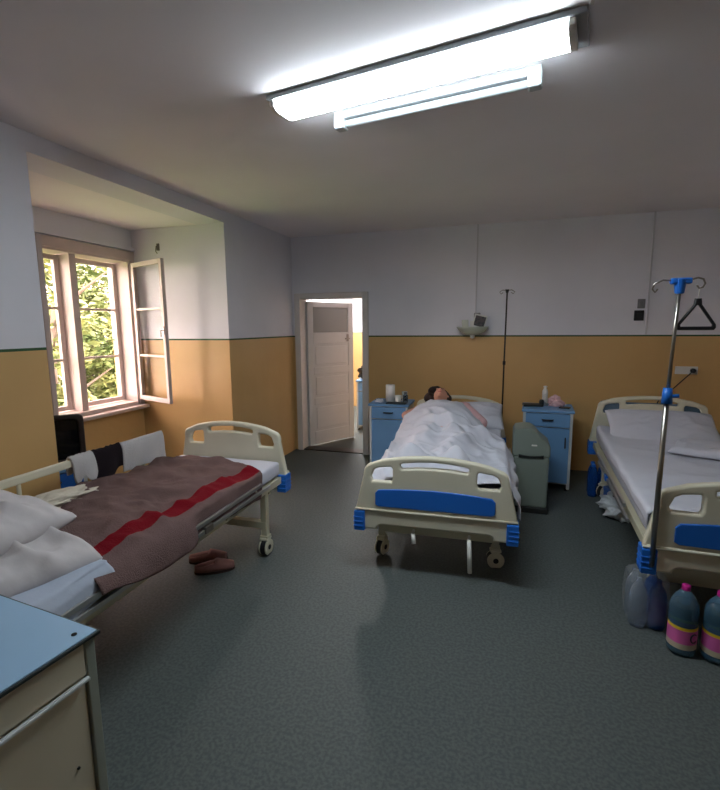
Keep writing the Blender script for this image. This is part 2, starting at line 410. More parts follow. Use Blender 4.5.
# ------------------------------------------------------------------ ceiling light
lt = thing('ceiling_light', 'lit fluorescent ceiling light with long rectangular white diffuser', 'ceiling light', (-.435, 2.19, H), math.radians(-9.5))
obj('base_plate', bx(-.72, .685, -.10, .14, -.022, 0), 'lamp_body', lt, bevel=.004)
pr = [(-.085, -.022), (-.083, -.044), (-.07, -.058), (-.045, -.064), (.045, -.064), (.07, -.058), (.083, -.044), (.085, -.022)]
bm = B(); a = [bm.verts.new((-.69, y, z)) for y, z in pr]; b = [bm.verts.new((.625, y, z)) for y, z in pr]
for i in range(len(pr)): bm.faces.new((a[i], a[(i+1) % 8], b[(i+1) % 8], b[i]))
bm.faces.new(a); bm.faces.new(b)
tag(obj('diffuser', bm, 'lamp', lt), 'glowing white diffuser')
for s in (-1, 1):
    x = -.69 if s < 0 else .625
    bm = B(); c = [[bm.verts.new((x+s*dx, y*1.04, -.022+(z+.022)*1.05)) for y, z in pr] for dx in (-.004, .022)]
    for i in range(len(pr)): bm.faces.new((c[0][i], c[0][(i+1) % 8], c[1][(i+1) % 8], c[1][i]))
    bm.faces.new(c[0]); bm.faces.new(c[1]); obj('end_cap', bm, 'plastic_white', lt, bevel=.003)
st = thing('batten_light', 'slim unlit tube light strip mounted beside the big lit ceiling light', 'ceiling light', (-.405, 2.43, H), math.radians(-8.5))
obj('batten', bx(-.465, .475, -.03, .03, -.04, 0), 'lamp_body', st, bevel=.004)
obj('tube', tube(B(), [(-.455, 0, -.06), (.465, 0, -.06)], .017, 14), 'tube', st, True)
for s in (-1, 1): obj('end_cap', bx(s*.48-.03, s*.48+.03, -.032, .032, -.085, 0), 'tube', st, bevel=.01)
tag(obj('ceiling_cable', bx(.225, .24, .9, 1.97, H-.012, H), 'plastic_white'), 'white cable run along the ceiling from the lit light', 'cable')

# ------------------------------------------------------------------ back wall fittings
tag(obj('cable_conduit', bx(-.375, -.36, D-.012, D, 1.72, H), 'conduit', bevel=.002), 'thin painted conduit running from the ceiling down to the wall lamp', 'conduit')
tag(obj('cable_conduit', bx(1.34, 1.356, D-.014, D, 1.5, H), 'conduit', bevel=.002), 'thin painted conduit near the ceiling hanging beside the switches', 'conduit')
jb = obj('junction_box', bx(-.385, -.315, D-.04, D, 1.66, 1.745), 'grey_plastic', bevel=.006); tag(jb, 'small grey box under the conduit above the wall dish', 'junction box')
wl = thing('wall_lamp', 'oval grey-green glass wall lamp between the door and the intravenous pole', 'wall lamp', (-.39, D, 1.555))
bm = B()
lathe(bm, [(.001, -.045), (.07, -.04), (.125, -.018), (.155, .015), (.165, .03), (.15, .03), (.11, .0), (.05, -.02), (.001, -.022)], 32, cap=False)
bmesh.ops.scale(bm, vec=(1.08, .62, 1.25), verts=bm.verts); bmesh.ops.translate(bm, vec=(0, -.115, 0), verts=bm.verts)
obj('dish', bm, 'dish', wl, True)
obj('bracket', tube(bx(-.035, .035, -.03, 0, -.03, .10), [(0, -.02, .06), (0, -.10, .07), (0, -.115, -.02)], .011), 'plastic_white', wl, bevel=.003)
obj('socket', lathe(B(), [(.001, -.095), (.022, -.09), (.026, -.06), (.018, -.04)], 16, 0, -.115), 'plastic_white', wl, True)
pc = obj('photo_card', box(bx(-.07, .07, -.004, .004, 0, .145), -.056, .060, -.0055, -.003, .010, .128, 1), ['plastic_white', 'photo'], None, False, (-.335, D-.075, 1.585), (math.radians(-14), math.radians(14), 0))
tag(pc, 'dark square photo card with pale rim leaning in the oval wall lamp', 'picture')
pc = obj('folded_card', bx(-.036, .036, -.003, .003, 0, .09), 'dish', None, False, (-.475, D-.07, 1.58), (math.radians(-14), math.radians(-4), 0))
tag(pc, 'small grey card leaning at the left in the oval wall lamp', 'card')
sw = thing('light_switch', 'light grey switch plate above the black one on the back wall', 'switch', (1.285, D, 1.815))
obj('plate', bx(-.035, .035, -.014, 0, -.05, .045), 'grey_plastic', sw, bevel=.004); obj('rocker', bx(-.018, .018, -.02, -.012, -.025, .025), 'grey_plastic', sw, bevel=.003)
sw = thing('call_switch', 'black square switch just under the grey switch plate', 'switch', (1.27, D, 1.695))
obj('plate', bx(-.045, .045, -.02, 0, -.055, .05), 'black_plastic', sw, bevel=.005); obj('rocker', bx(-.02, .02, -.026, -.018, -.02, .02), 'bin_dark', sw, bevel=.003)
so_ = thing('power_socket', 'white double wall socket above the right bed', 'socket', (1.735, D, 1.135))
obj('plate', bx(-.10, .10, -.014, 0, -.04, .04), 'plastic_white', so_, bevel=.005)
for s in (-1, 1):
    obj('socket_face', lathe(B(), [(.001, 0), (.03, 0), (.032, .012), (.001, .012)], 20).copy() if False else tube(B(), [(s*.045, -.012, 0), (s*.045, -.018, 0)], .032, 20), 'plastic_white', so_)
pg = obj('plug_cord', tube(tube(B(), [(1.785, D-.02, 1.135), (1.785, D-.06, 1.135)], .022, 14), [(1.785, D-.055, 1.135), (1.75, D-.06, 1.10), (1.64, D-.05, .97), (1.50, D-.05, .82), (1.42, D-.05, .62), (1.40, D-.06, .40)], .006, 8), 'black_plastic', None, True)
tag(pg, 'black plug and cord hanging down from the wall socket behind the bed', 'cord')

# ------------------------------------------------------------------ beds
def bed(loc, rz, L, zo, label, wS=1.0, headh=.10, rails_=None, cast={}, rail_end=.62, hb_fill=False, latch='blue_plastic'):
    t = thing('hospital_bed', label, 'bed', (loc[0], loc[1], 0), rz, 'cream hospital beds with blue corner bumpers')
    hy = L/2; zf = .44+zo
    def board(name, y, dz, low=0):
        z = lambda v: v+zo+(dz if v > .6 else dz*.7 if v > .5 else 0)
        ww = .5*wS
        out = [(-ww, z(.44)), (-ww, .30+zo), (-ww*.74, .30+zo)]+arc(-ww*.66, z(.30)+.0, .035, 180, 90, 4)+arc(ww*.66, z(.30), .035, 90, 0, 4)+[(ww*.74, .30+zo), (ww, .30+zo), (ww, z(.44))]
        out += [(ww*.90, z(.66))]+arc(ww*.78, z(.685), .055, 0, 78, 6)
        for k in range(1, 12):
            u = 1-k/6; out.append((u*ww*.78, z(.74)+.05*(1-u*u)+.012))
        out += arc(-ww*.78, z(.685), .055, 102, 180, 6)+[(-ww*.90, z(.66))]
        def hole(s):
            h = [(s*ww*.78, z(.625)), (s*ww*.54, z(.625)), (s*ww*.52, z(.645)), (s*ww*.52, z(.71)), (s*ww*.54, z(.725)), (s*ww*.70, z(.715)), (s*ww*.76, z(.70)), (s*ww*.80, z(.65))]
            return h
        slot = [(-ww*.40, z(.715)), (-ww*.42, z(.725)), (-ww*.42, z(.745)), (-ww*.38, z(.752))]+[(u*ww*.38, z(.752)+.016*(1-u*u)) for u in (-.5, 0, .5)]+[(ww*.38, z(.752)), (ww*.42, z(.745)), (ww*.42, z(.725)), (ww*.40, z(.715))]+[(u*ww*.4, z(.715)+.014*(1-u*u)) for u in (.5, 0, -.5)]
        me = plate(out, [hole(-1), hole(1), slot], .05, .013)
        o = obj(name, me, 'cream', t); o.location = (0, y, 0); smooth_auto(o, .6)
        s = -1 if y < 0 else 1
        # raised rims round the handle cut-outs and along the waist
        bm = B()
        tube(bm, [(-ww*1.005, s*.028, z(.435)), (ww*1.005, s*.028, z(.435))], .009, 8)
        obj('waist_rim', bm, 'cream', o, True)
        bp = [(-ww*.74, z(.475)), (-ww*.70, z(.462)), (ww*.70, z(.462)), (ww*.74, z(.475)), (ww*.74, z(.55)), (ww*.70, z(.572))]
        bp += [(u*ww*.7, z(.572)+.02*(1-u*u)) for u in (.66, .33, 0, -.33, -.66)]+[(-ww*.70, z(.572)), (-ww*.74, z(.55))]
        p = obj('blue_panel', plate(bp, [], .014, .005), 'blue_plastic', o); p.location = (0, s*.027, 0); smooth_auto(p, .6)
        for q in (-1, 1):
            bm = B(); x = q*ww
            box(bm, min(x-q*.062, x+q*.008), max(x-q*.062, x+q*.008), -.048, .048, z(.295), z(.425))
            for k in range(3): box(bm, min(x-q*.05, x+q*.012), max(x-q*.05, x+q*.012), -.052, .052, z(.32)+k*.03, z(.33)+k*.03)
            obj('corner_bumper', bm, 'blue_plastic', o, bevel=.008)
        if s > 0 and hb_fill:
            f_ = obj('headboard_inlay', bx(-ww*.84, ww*.84, -.006, .006, z(.615), z(.735)), 'inlay', o); f_.location = (0, .004, 0)
        if s < 0:
            obj('recess_panel', bx(-ww*.72, ww*.72, .03, .045, z(.27), z(.41)), 'cream_metal', o)
        return o
    board('footboard', -hy, 0); board('headboard', hy, headh)
    # deck frame
    bm = B()
    for s in (-1, 1): box(bm, s*.45*wS-.02, s*.45*wS+.02, -hy+.03, hy-.03, zf-.075, zf-.025)
    for y in (-hy+.12, -.45, 0, .45, hy-.12): box(bm, -.45*wS, .45*wS, y-.02, y+.02, zf-.07, zf-.03)
    obj('bed_frame', bm, 'cream_metal', t, bevel=.004)
    bm = B()
    for k in range(9):
        y = -hy+.18+k*(L-.36)/8; box(bm, -.43*wS, .43*wS, y-.05, y+.05, zf-.028, zf-.015)
    obj('deck_panel', bm, 'cream_metal', t)
    # legs with castors
    for sy in (-1, 1):
        yy = sy*(hy-.24)
        obj('cross_member', bx(-.40, .40, yy-.025, yy+.025, .20, .25), 'cream_metal', t, bevel=.004)
        for sx in (-1, 1):
            xx = sx*.385
            lg = obj('leg', box(bx(xx-.022, xx+.022, yy-.022, yy+.022, .14, zf-.07), xx-.03, xx+.03, yy-.03, yy+.03, .13, .15), 'cream_metal', t, bevel=.004)
            cs = bpy.data.objects.new('castor', None); C.objects.link(cs); cs.parent = lg; cs.location = (xx, yy, 0)
            cs.rotation_euler = (0, 0, math.radians(cast.get((sx, sy), 40)))
            ho = []
            for q in (-1, 1):
                o = obj('fork_cover', plate(arc(0, .062, .056, -60, 240, 22), [arc(0, .062, .016, 0, 345, 12)], .01, .003), 'cream', lg)
                o.location = Vector((xx, yy, 0))+Matrix.Rotation(cs.rotation_euler.z, 3, 'Z')@Vector((0, q*.024, 0)); o.rotation_euler = cs.rotation_euler; ho.append(o)
                smooth_auto(o)
            w = tube(B(), [(0, -.016, .061), (0, .016, .061)], .058, 24); tube(w, [(0, -.031, .061), (0, .031, .061)], .018, 12)
            o = obj('wheel', w, 'black', lg); o.location = (xx, yy, .0); o.rotation_euler = cs.rotation_euler
            o = obj('swivel', bx(-.035, .035, -.03, .03, .115, .135), 'cream', lg, bevel=.006); o.location = (xx, yy, 0); o.rotation_euler = cs.rotation_euler
            bpy.data.objects.remove(cs)
    # folded guard rails
    for side in (rails_ or (-1, 1)):
        x = side*.515*wS
        gr = obj('guard_rail', box(box(B(), x-.008, x+.008, -hy+.42, hy-rail_end-.1, zf+.028, zf+.052), x-.008, x+.008, -hy+.30, hy-rail_end-.2, zf-.018, zf+.004), 'alu', t, bevel=.003)
        for k in range(4):
            y = -hy+.5+k*(L-1.25)/3
            obj('rail_post', tube(B(), [(x-side*.012, y, zf+.04), (x-side*.012, y-.05, zf-.01), (x-side*.03, y-.02, zf-.05)], .009, 8), 'cream_metal', gr, True)
        obj('rail_latch', bx(x-.016, x+.016, -.12, -.05, zf-.02, zf+.02), latch, gr, bevel=.004)
    for x in (-.13, .22):
        ln = .06 if x < 0 else .21
        c = tube(B(), [(x, -hy+.10, zf-.14), (x, -hy-.0, zf-.145)], .009); tube(c, [(x, -hy+.0, zf-.15), (x+.01, -hy-.02, zf-.15-ln)], .014)
        obj('crank_handle', c, 'plastic_white', t, True)
        obj('crank_rod', tube(B(), [(x, -hy+.1, zf-.14), (x, .1, zf-.10)], .008), 'steel', t, True)
    return t
def mattress(L, zf, w=.86, raise_=0, m='sheet', label='', loc=(0, 0), rz=0, seed=0, h=.12, y0=.05, y1=.05):
    hy = L/2; nu, nv = 20, 60; bm = B()
    def zr(y): return raise_*max(0, y-.1)/(hy-.1)
    def P(a, y, top):
        z = zf-.012+(h if top else 0)+zr(y)+(wrinkle(a*.4, y, seed, .007) if top else 0)
        return (a*w/2, y, z)
    T = [[bm.verts.new(P(-1+2*i/nu, -hy+y0+(L-y0-y1)*j/nv, 1)) for j in range(nv+1)] for i in range(nu+1)]
    Bt = [[bm.verts.new(P(-1+2*i/nu, -hy+y0+(L-y0-y1)*j/nv, 0)) for j in range(nv+1)] for i in range(nu+1)]
    for i in range(nu):
        for j in range(nv):
            bm.faces.new((T[i][j], T[i+1][j], T[i+1][j+1], T[i][j+1])); bm.faces.new((Bt[i][j], Bt[i][j+1], Bt[i+1][j+1], Bt[i+1][j]))
    for j in range(nv):
        bm.faces.new((T[0][j], T[0][j+1], Bt[0][j+1], Bt[0][j])); bm.faces.new((T[nu][j+1], T[nu][j], Bt[nu][j], Bt[nu][j+1]))
    for i in range(nu):
        bm.faces.new((T[i][0], Bt[i][0], Bt[i+1][0], T[i+1][0])); bm.faces.new((T[i+1][nv], Bt[i+1][nv], Bt[i][nv], T[i][nv]))
    o = obj('mattress', bm, m, None, True, (loc[0], loc[1], 0), (0, 0, rz))
    b = o.modifiers.new('bevel', 'BEVEL'); b.width = .02; b.segments = 3; b.limit_method = 'ANGLE'; b.angle_limit = 1.0
    return tag(o, label, 'mattress')

# --- middle bed (foot towards the camera)
mLoc, mRz, mL, mzo = (-.455, 3.96), math.radians(2.2), 2.28, 0
bed(mLoc, mRz, mL, mzo, 'cream and blue hospital bed in the middle, holding the lying person', headh=.06, cast={(1, -1): 10, (-1, -1): 72})
mattress(mL, .44, .88, .14, 'sheet', 'white covered mattress under the lying person on the middle bed', mLoc, mRz, 3)
# --- right bed
rLoc, rRz, rL, rzo = (1.235, 3.75), math.radians(-2.4), 2.36, .06
bed(rLoc, rRz, rL, rzo, 'empty cream and blue hospital bed at the right with water bottles at its foot', headh=.08, hb_fill=True)
mattress(rL, .50, .90, .03, 'sheet', 'white sheeted mattress of the empty right bed', rLoc, rRz, 11)
# --- left bed (foot away from the camera)
lLoc, lRz, lL, lzo = (-1.965, 1.94), math.radians(181), 2.2, .10
bed(lLoc, lRz, lL, lzo, 'cream hospital bed along the left wall with brown blanket, foot end far', headh=.02, rails_=(-1,), wS=.90, rail_end=.0, latch='steel', cast={(-1, -1): 88, (1, -1): 60})
mattress(lL, .54, .84, 0, 'sheet', 'white covered mattress showing at the foot of the left bed', lLoc, lRz, 17, h=.10)
# raised guard rail on wall side of the left bed
gr = thing('bed_side_rail', 'long pale raised rail along the wall side of the left bed', 'bed rail', (0, 0, 0))
obj('rail_bar', bx(-2.435, -2.405, .95, 2.72, .80, .845), 'cream', gr, bevel=.008)
for y in (1.05, 1.72, 2.60): obj('post', tube(B(), [(-2.42, y, .49), (-2.42, y, .81)], .011), 'cream_metal', gr, True)
obj('lower_bar', bx(-2.428, -2.412, .95, 2.72, .62, .64), 'cream_metal', gr, bevel=.004)

# ------------------------------------------------------------------ left bed linen
def blank(u, v):
    # u across bed (0 wall side, 1 room side), v along (0 near head, 1 foot) ; bed in world axes
    y = 1.34+v*1.48+.03*math.sin(u*5)-(.16*u*v)
    s = -.44+.10*v+u*(1.0-.06*v)
    hw = .425; zt = .652
    w = wrinkle(s*1.0+.3, y*1.3, 2, .040)+.016*ridge(s*3.2+y*1.1, y*3.6-s*1.6, 12)+.006*nz(s, y, 1, 9)
    if s < -hw: x = -hw-.004; z = zt-(-hw-s)+w*.4
    elif s > hw:
        d = s-hw; k = sm(1.80, 2.05, y); e = 1-math.exp(-d*18)
        x = hw+.02+e*(.066-.058*k)+(.006*math.sin(y*14+1)+.004*math.sin(y*31))*e; z = zt-.008-max(0, d-.01)*(.92+.08*math.sin(y*5))*(.55+.45*sm(1.32, 1.62, y))
    else:
        e = sm(hw-.08, hw, s); x = s+.02*e; z = zt+w*(1-.5*e)-.008*e
    return (-1.975+x, y, z)
cloth('blanket', blank, 92, 140, ['blanket', 'red'], 'brown wool blanket with a dark red stripe spread over the left bed', 'blanket', th=.008,
      mi=lambda u, v: 1 if 66/92 < u < 74/92 else 0)
# duvets at the head of the left bed
def slab(a, b, h, seed, loc, rot, m, name, label, cat, p=.3, wr=.03):
    o = obj(name, cushion(a, b, h, seed, 44, 36, wr, p), m, None, True, loc, rot)
    s = o.modifiers.new('sub', 'SUBSURF'); s.levels = 1; s.render_levels = 1
    return tag(o, label, cat)
slab(.40, .29, .13, 31, (-1.985, 1.20, .655), (math.radians(-2), math.radians(3), math.radians(-12)), 'duvet', 'folded_duvet', 'crumpled white folded duvet lying under the pillow at the near end of the left bed', 'duvet', .35, .055)
slab(.35, .27, .15, 37, (-2.10, 1.20, .76), (math.radians(-4), math.radians(5), math.radians(10)), 'duvet', 'pillow', 'off-white pillow topmost on the folded duvet at the near end of the left bed', 'pillow', .4, .045)
def hang(u, v):
    y = .93+v*.43; s = u*.38
    if s < .22: x = -1.735+s; z = .672+.004*math.sin(y*20)
    else:
        d = s-.22; x = -1.515+.02*sm(0, .06, d)+.008*math.sin(y*17+u*3)+d*.03; z = .672-d*(1-.45*v*v)
    return (x, y+.05*u*v, z)
cloth('bed_sheet', hang, 40, 40, 'pale_sheet', 'pale bluish sheet hanging from the left bed behind the near cabinet', 'sheet', th=.004)
# crumpled ivory cloth between rail and blanket
def crumple(name, c, a, b, h, seed, m, label, cat='cloth', n=40, f=5):
    bm = B(); bmesh.ops.create_icosphere(bm, subdivisions=5, radius=1)
    for v in bm.verts:
        p = v.co.copy(); k = 1+.45*noise.noise(p*1.3+Vector((seed, 0, 0)))+.55*(ridge(p.x*1.6+seed, p.y*1.6+p.z*2, seed)-.4)*.6+.12*noise.noise(p*f)
        v.co = Vector((p.x*a*k, p.y*b*k, max(-1.0, p.z)*h*.5*k))
    zmin = min(v.co.z for v in bm.verts)
    for v in bm.verts: v.co.z = max(v.co.z, zmin*.6)
    zmin = min(v.co.z for v in bm.verts)
    for v in bm.verts: v.co.z -= zmin
    return tag(obj(name, bm, m, None, True, c), label, cat)
crumple('crumpled_towel', (-2.27, 1.78, .655), .10, .23, .10, 3.3, 'cloth', 'crumpled ivory cloth on the wall side of the brown blanket')
# things over the rail
def over(y0, y1, dl, dr, x=-2.42, zt=.852, wob=.01, seed=0, skew=0):
    def f(u, v):
        y = y0+(y1-y0)*v; s = -dl(v)+(dl(v)+dr(v))*u; r = .024
        if s < 0: X = -r; z = zt-(-s)
        else: X = r; z = zt-s
        e = math.exp(-abs(s)*40); X *= (1-e*.9); z += .006*e
        X += wob*math.sin(y*38+seed+s*6)*min(1, abs(s)*6)
        return (x+X, y+skew*abs(s), z)
    return f
cloth('towel', over(2.40, 2.79, lambda v: .12, lambda v: .19), 30, 24, 'towel', 'white towel hung over the side rail near the foot of the left bed', 'towel', th=.006)
cloth('dark_garment', over(2.18, 2.395, lambda v: .14, lambda v: .17+.03*math.sin(v*5), wob=.012, seed=2), 30, 24, 'black_cloth', 'black garment hung over the side rail between two white cloths', 'garment', th=.008)
cloth('hand_towel', over(2.02, 2.17, lambda v: .10, lambda v: .11+.05*abs(math.sin(v*6.2)), wob=.02, seed=1, x=-2.415), 30, 24, 'towel', 'small crumpled white hand towel over the side rail in front of the television', 'towel', th=.012)
# slippers below the bed
def shoe(x, y, rz, label, s=1):
    t = thing('shoe', label, 'shoe', (x, y, 0), rz, None)
    out = [(.13*s*math.cos(a)+.0, .045*(1+.12*math.cos(a))*math.sin(a)) for a in [2*PI*k/24 for k in range(24)]]
    bm = B(); lo = [bm.verts.new((px, py, 0)) for px, py in out]; hi = [bm.verts.new((px, py, .022)) for px, py in out]
    bm.faces.new(lo); bm.faces.new(hi)
    for i in range(24): bm.faces.new((lo[i], lo[(i+1) % 24], hi[(i+1) % 24], hi[i]))
    obj('sole', bm, 'sole', t, bevel=.004)
    def up(u, v):
        a = PI*(u); px = .125-.25*v; hw = .045*max(0, 1-abs(px/.131)**3)**.5+.002
        hh = .028+.045*sm(-.2, .6, v) if v < .5 else .063+.0*v
        hh *= (1-.35*sm(.5, .9, v)*(math.sin(a)))
        return (px, -math.cos(a)*hw, .02+hh*(math.sin(a)**.6 if v < .5 else math.sin(a)**.6*(.25+.75*abs(math.cos(a))**.5)+.0))
    o = obj('upper', sheetmesh(up, 20, 20), 'shoe', t, True); m_ = o.modifiers.new('s', 'SOLIDIFY'); m_.thickness = .004
    return t
shoe(-1.81, 2.50, math.radians(35), 'dusty pink shoe under the left bed, the nearer of the pair')
shoe(-1.93, 2.60, math.radians(28), 'dusty pink shoe under the left bed, the one behind')

# ------------------------------------------------------------------ cabinets
def cabinet(loc, rz, w, d, h, front, top, label, frame='cab_white', name='bedside_cabinet', side=None, edge='cab_blue', dot=False):
    t = thing(name, label, 'cabinet', (loc[0], loc[1], 0), rz, 'bedside cabinets')
    fz = .06
    # carcass with posts, open plinth below; front at y=-d/2
    for sx in (-1, 1):
        for sy in (-1, 1): obj('corner_post', bx(sx*(w/2-.014)-.014, sx*(w/2-.014)+.014, sy*(d/2-.014)-.014, sy*(d/2-.014)+.014, fz-.04, h-.012), frame, t, bevel=.003)
    bm = B(); box(bm, -w/2+.006, w/2-.006, -d/2+.02, d/2-.006, fz, h-.0225)
    obj('body', bm, side or frame, t)
    tp = obj('top', bx(-w/2-.012, w/2+.012, -d/2-(.012 if dot else .015), d/2+.01, h-(.011 if dot else .022), h), edge, t, bevel=.003)
    obj('top_surface', bx(-w/2-.004, w/2+.004, -d/2-.007, d/2+.002, h-.001, h+.003), top, tp)
    dr = obj('drawer', bx(-w/2+.025, w/2-.025, -d/2-.008, -d/2+.03, h-.16, h-.032), front, t, bevel=.004)
    obj('handle', tube(B(), [(-.05, -d/2-.006, h-.09), (-.045, -d/2-.03, h-.09), (.045, -d/2-.03, h-.09), (.05, -d/2-.006, h-.09)], .006), 'dark_metal', dr, True)
    do = obj('door', bx(-w/2+.025, w/2-.025, -d/2-.008, -d/2+.03, fz+.02, h-.172), front, t, bevel=.004)
    obj('handle', tube(B(), [(w/2-.06, -d/2-.006, h-.36), (w/2-.06, -d/2-.026, h-.35), (w/2-.06, -d/2-.026, h-.27), (w/2-.06, -d/2-.006, h-.26)], .006), 'dark_metal', do, True)
    for sx in (-1, 1):
        for sy in (-1, 1): obj('foot', lathe(B(), [(.016, 0), (.018, .01), (.018, .025)], 12, sx*(w/2-.03), sy*(d/2-.03)), 'black', t)
    if dot:
        for sx in (-1, 1):
            for sy in (-1, 1): obj('screw_cap', lathe(B(), [(.007, h+.002), (.007, h+.005), (.003, h+.0065)], 12, sx*(w/2-.035), sy*(d/2-.03)), 'black', tp)
    return t
cabinet((.395, 5.0), math.radians(-3), .45, .42, .79, 'cab_blue', 'cab_blue', 'blue bedside cabinet standing behind the grey bin beside the right bed')
cabinet((-1.235, 5.12), math.radians(2), .43, .40, .76, 'cab_blue', 'cab_blue', 'blue bedside cabinet between the door and the middle bed', side='cab_beige')
# near cabinet: back panel turned to the room
nc = cabinet((-1.312, .705), math.radians(84), .46, .46, .78, 'cab_beige', 'cab_top', 'blue-topped beige bedside cabinet in the near left corner', frame='cab_post', side='cab_beige', edge='cab_edge', dot=True)
# alcove cabinet with TV
cabinet((-3.12, 2.47), math.radians(50), .42, .42, .64, 'cab_deep', 'cab_blue', 'deep blue low cabinet under the television in the window bay')
cabinet((-2.03, 7.12), math.radians(8), .45, .42, .78, 'cab_blue', 'cab_blue', 'blue cabinet in the next room seen past the door edge')

# near cabinet: replace door by recessed sheet with top lip
for ch in list(nc.children):
    if ch.name.split('.')[0] in ('drawer', 'door'):
        for g in list(ch.children): bpy.data.objects.remove(g)
        bpy.data.objects.remove(ch)
w, d, h = .46, .46, .78
obj('top_rail', bx(-w/2+.028, w/2-.028, -d/2+.002, -d/2+.02, h-.115, h-.012), 'cab_beige', nc, bevel=.008)
obj('rail_lip', bx(-w/2+.03, w/2-.03, -d/2-.014, -d/2+.0, h-.122, h-.112), 'cab_white', nc, bevel=.003)
pn = obj('side_panel', bx(-w/2+.03, w/2-.03, -d/2+.008, -d/2+.021, .08, h-.118), 'cab_beige', nc, bevel=.006)
obj('rivet', tube(B(), [(w/2-.075, -d/2+.004, .42), (w/2-.075, -d/2+.009, .42)], .004), 'black', pn)
obj('rivet', tube(B(), [(-w/2+.075, -d/2+.004, .42), (-w/2+.075, -d/2+.009, .42)], .004), 'black', pn)

# television
tv = thing('television', 'old black tube television on the cabinet in the window bay', 'television', (-3.10, 2.47, .646), math.radians(50))
me = plate(rrect(-.205, .205, 0, .37, .035), [rrect(-.168, .168, .055, .335, .03)], .05, .01)
o = obj('front_bezel', me, 'tv_case', tv); o.location = (0, -.16, 0); smooth_auto(o, .6)
def scr(u, v):
    a = -1+2*u; b = -1+2*v; return (a*.170, -.158-.018*(1-.5*a*a-.5*b*b), .195+b*.142)
o = obj('screen', sheetmesh(scr, 12, 12), 'black_gloss', tv, True)
bm = B(); f = [bm.verts.new(p) for p in ((-.195, -.14, .012), (.195, -.14, .012), (.195, -.14, .358), (-.195, -.14, .358))]
m2 = [bm.verts.new(p) for p in ((-.185, .0, .012), (.185, .0, .012), (.185, .0, .348), (-.185, .0, .348))]
k = [bm.verts.new(p) for p in ((-.14, .17, .03), (.14, .17, .03), (.13, .17, .29), (-.13, .17, .29))]
for a, b in ((f, m2), (m2, k)):
    for i in range(4): bm.faces.new((a[i], a[(i+1) % 4], b[(i+1) % 4], b[i]))
bm.faces.new(f); bm.faces.new(k); obj('rear_case', bm, 'tv_top', tv, bevel=.008)
for i in range(3): obj('button', tube(B(), [(.08+i*.04, -.184, .028), (.08+i*.04, -.192, .028)], .008), 'grey_plastic', tv)

# ------------------------------------------------------------------ bin
bn = thing('waste_bin', 'tall grey-green plastic bin with domed flap lid beside the middle bed', 'bin', (.215, 4.27, 0), math.radians(0))
obj('base', bx(-.15, .155, -.155, .155, 0, .055), 'bin_dark', bn, bevel=.01)
bm = B(); lo = [(-.142, -.142), (.142, -.142), (.142, .142), (-.142, .142)]
a = [bm.verts.new((x, y, .05)) for x, y in lo]; b = [bm.verts.new((x*1.03, y*1.03, .50)) for x, y in lo]
for i in range(4): bm.faces.new((a[i], a[(i+1) % 4], b[(i+1) % 4], b[i]))
bm.faces.new(a); bm.faces.new(b); obj('bin_body', bm, 'bin', bn, bevel=.018)
pf = [(-.152, .50), (-.152, .69), (-.135, .725), (-.07, .74), (-.01, .738), (.03, .715), (.07, .665), (.115, .63), (.145, .605), (.152, .58), (.152, .50)]
ld = obj('lid', plate(pf, [], .30, .012), 'bin', bn); smooth_auto(ld, .5)
obj('slot_shadow', plate([(-.10, .49)]+[(-.10+.2*k/8, .505-.012*(1-(k/4-1)**2)+.012) for k in range(9)]+[(.10, .49)], [], .012, .002), 'bin_dark', ld, loc=(0, -.152, 0))  # dark plate standing in for the shade in the slot below the lid
bpy.context.view_layer.update()

obj('badge', bx(-.0, .045, -.1535, -.149, .592, .606), 'plastic_white', ld, bevel=.003)

# ------------------------------------------------------------------ small things on cabinets
def bottle(loc, r, h, m, cap, label, cat='bottle', group=None, lab=None, name='water_bottle', ribs=0, rz=0):
    t = thing(name, label, cat, loc, rz, group)
    pr = [(.001, .004), (r*.8, 0), (r*.98, .012), (r, .03)]
    n = 8
    for k in range(n):
        z = .03+(h*.66-.03)*(k+.5)/n; pr += [(r, z-.01), (r*.955 if ribs else r, z), (r, z+.01)]
    pr += [(r, h*.68), (r*.93, h*.75), (r*.68, h*.84), (r*.36, h*.91), (.014, h*.93), (.014, h*.955)]
    obj('bottle_body', lathe(B(), pr, 24), m, t, True)
    obj('cap', lathe(B(), [(.018, h*.925), (.019, h*.93), (.0185, h-.003), (.015, h), (.001, h)], 18, cap=False), cap, t, True)
    if lab:
        for (z0, z1, mm, nm) in lab: obj(nm, lathe(B(), [(r*1.012, h*z0), (r*1.012, h*z1)], 28, cap=False), mm, t, True)
    return t
zc = .764
# left cabinet
pr = obj('paper_roll', lathe(lathe(B(), [(.052, 0), (.052, .19), (.02, .19), (.02, 0)], 24), [(.018, .005), (.018, .188)], 12, cap=False), 'plastic_white', None, True, (-1.25, 5.10, zc))
tag(pr, 'standing white paper roll on the cabinet beside the door', 'paper roll')
def cup(x, y, r, h, m, label, z=zc, name='cup', cat='cup', handle=True):
    t = thing(name, label, cat, (x, y, z))
    obj('cup_body', lathe(B(), [(.001, .001), (r*.8, 0), (r, h), (r*.92, h), (r*.72, .01), (.001, .01)], 20, cap=False), m, t, True)
    if handle: obj('handle', tube(B(), [(r*.9, 0, h*.8), (r*1.5, 0, h*.7), (r*1.5, 0, h*.35), (r*.85, 0, h*.25)], .005), m, t, True)
    return t
cup(-1.15, 5.05, .04, .08, 'plastic_white', 'white cup next to the paper roll')
cup(-1.10, 5.16, .032, .11, 'cab_white', 'grey-white tumbler behind the white cup near the middle bed', handle=False)
t = bottle((-1.06, 5.02, zc), .028, .12, 'pet_clear', 'black_plastic', 'small black-capped jar at the bed side edge of the left cabinet', 'jar', name='jar')
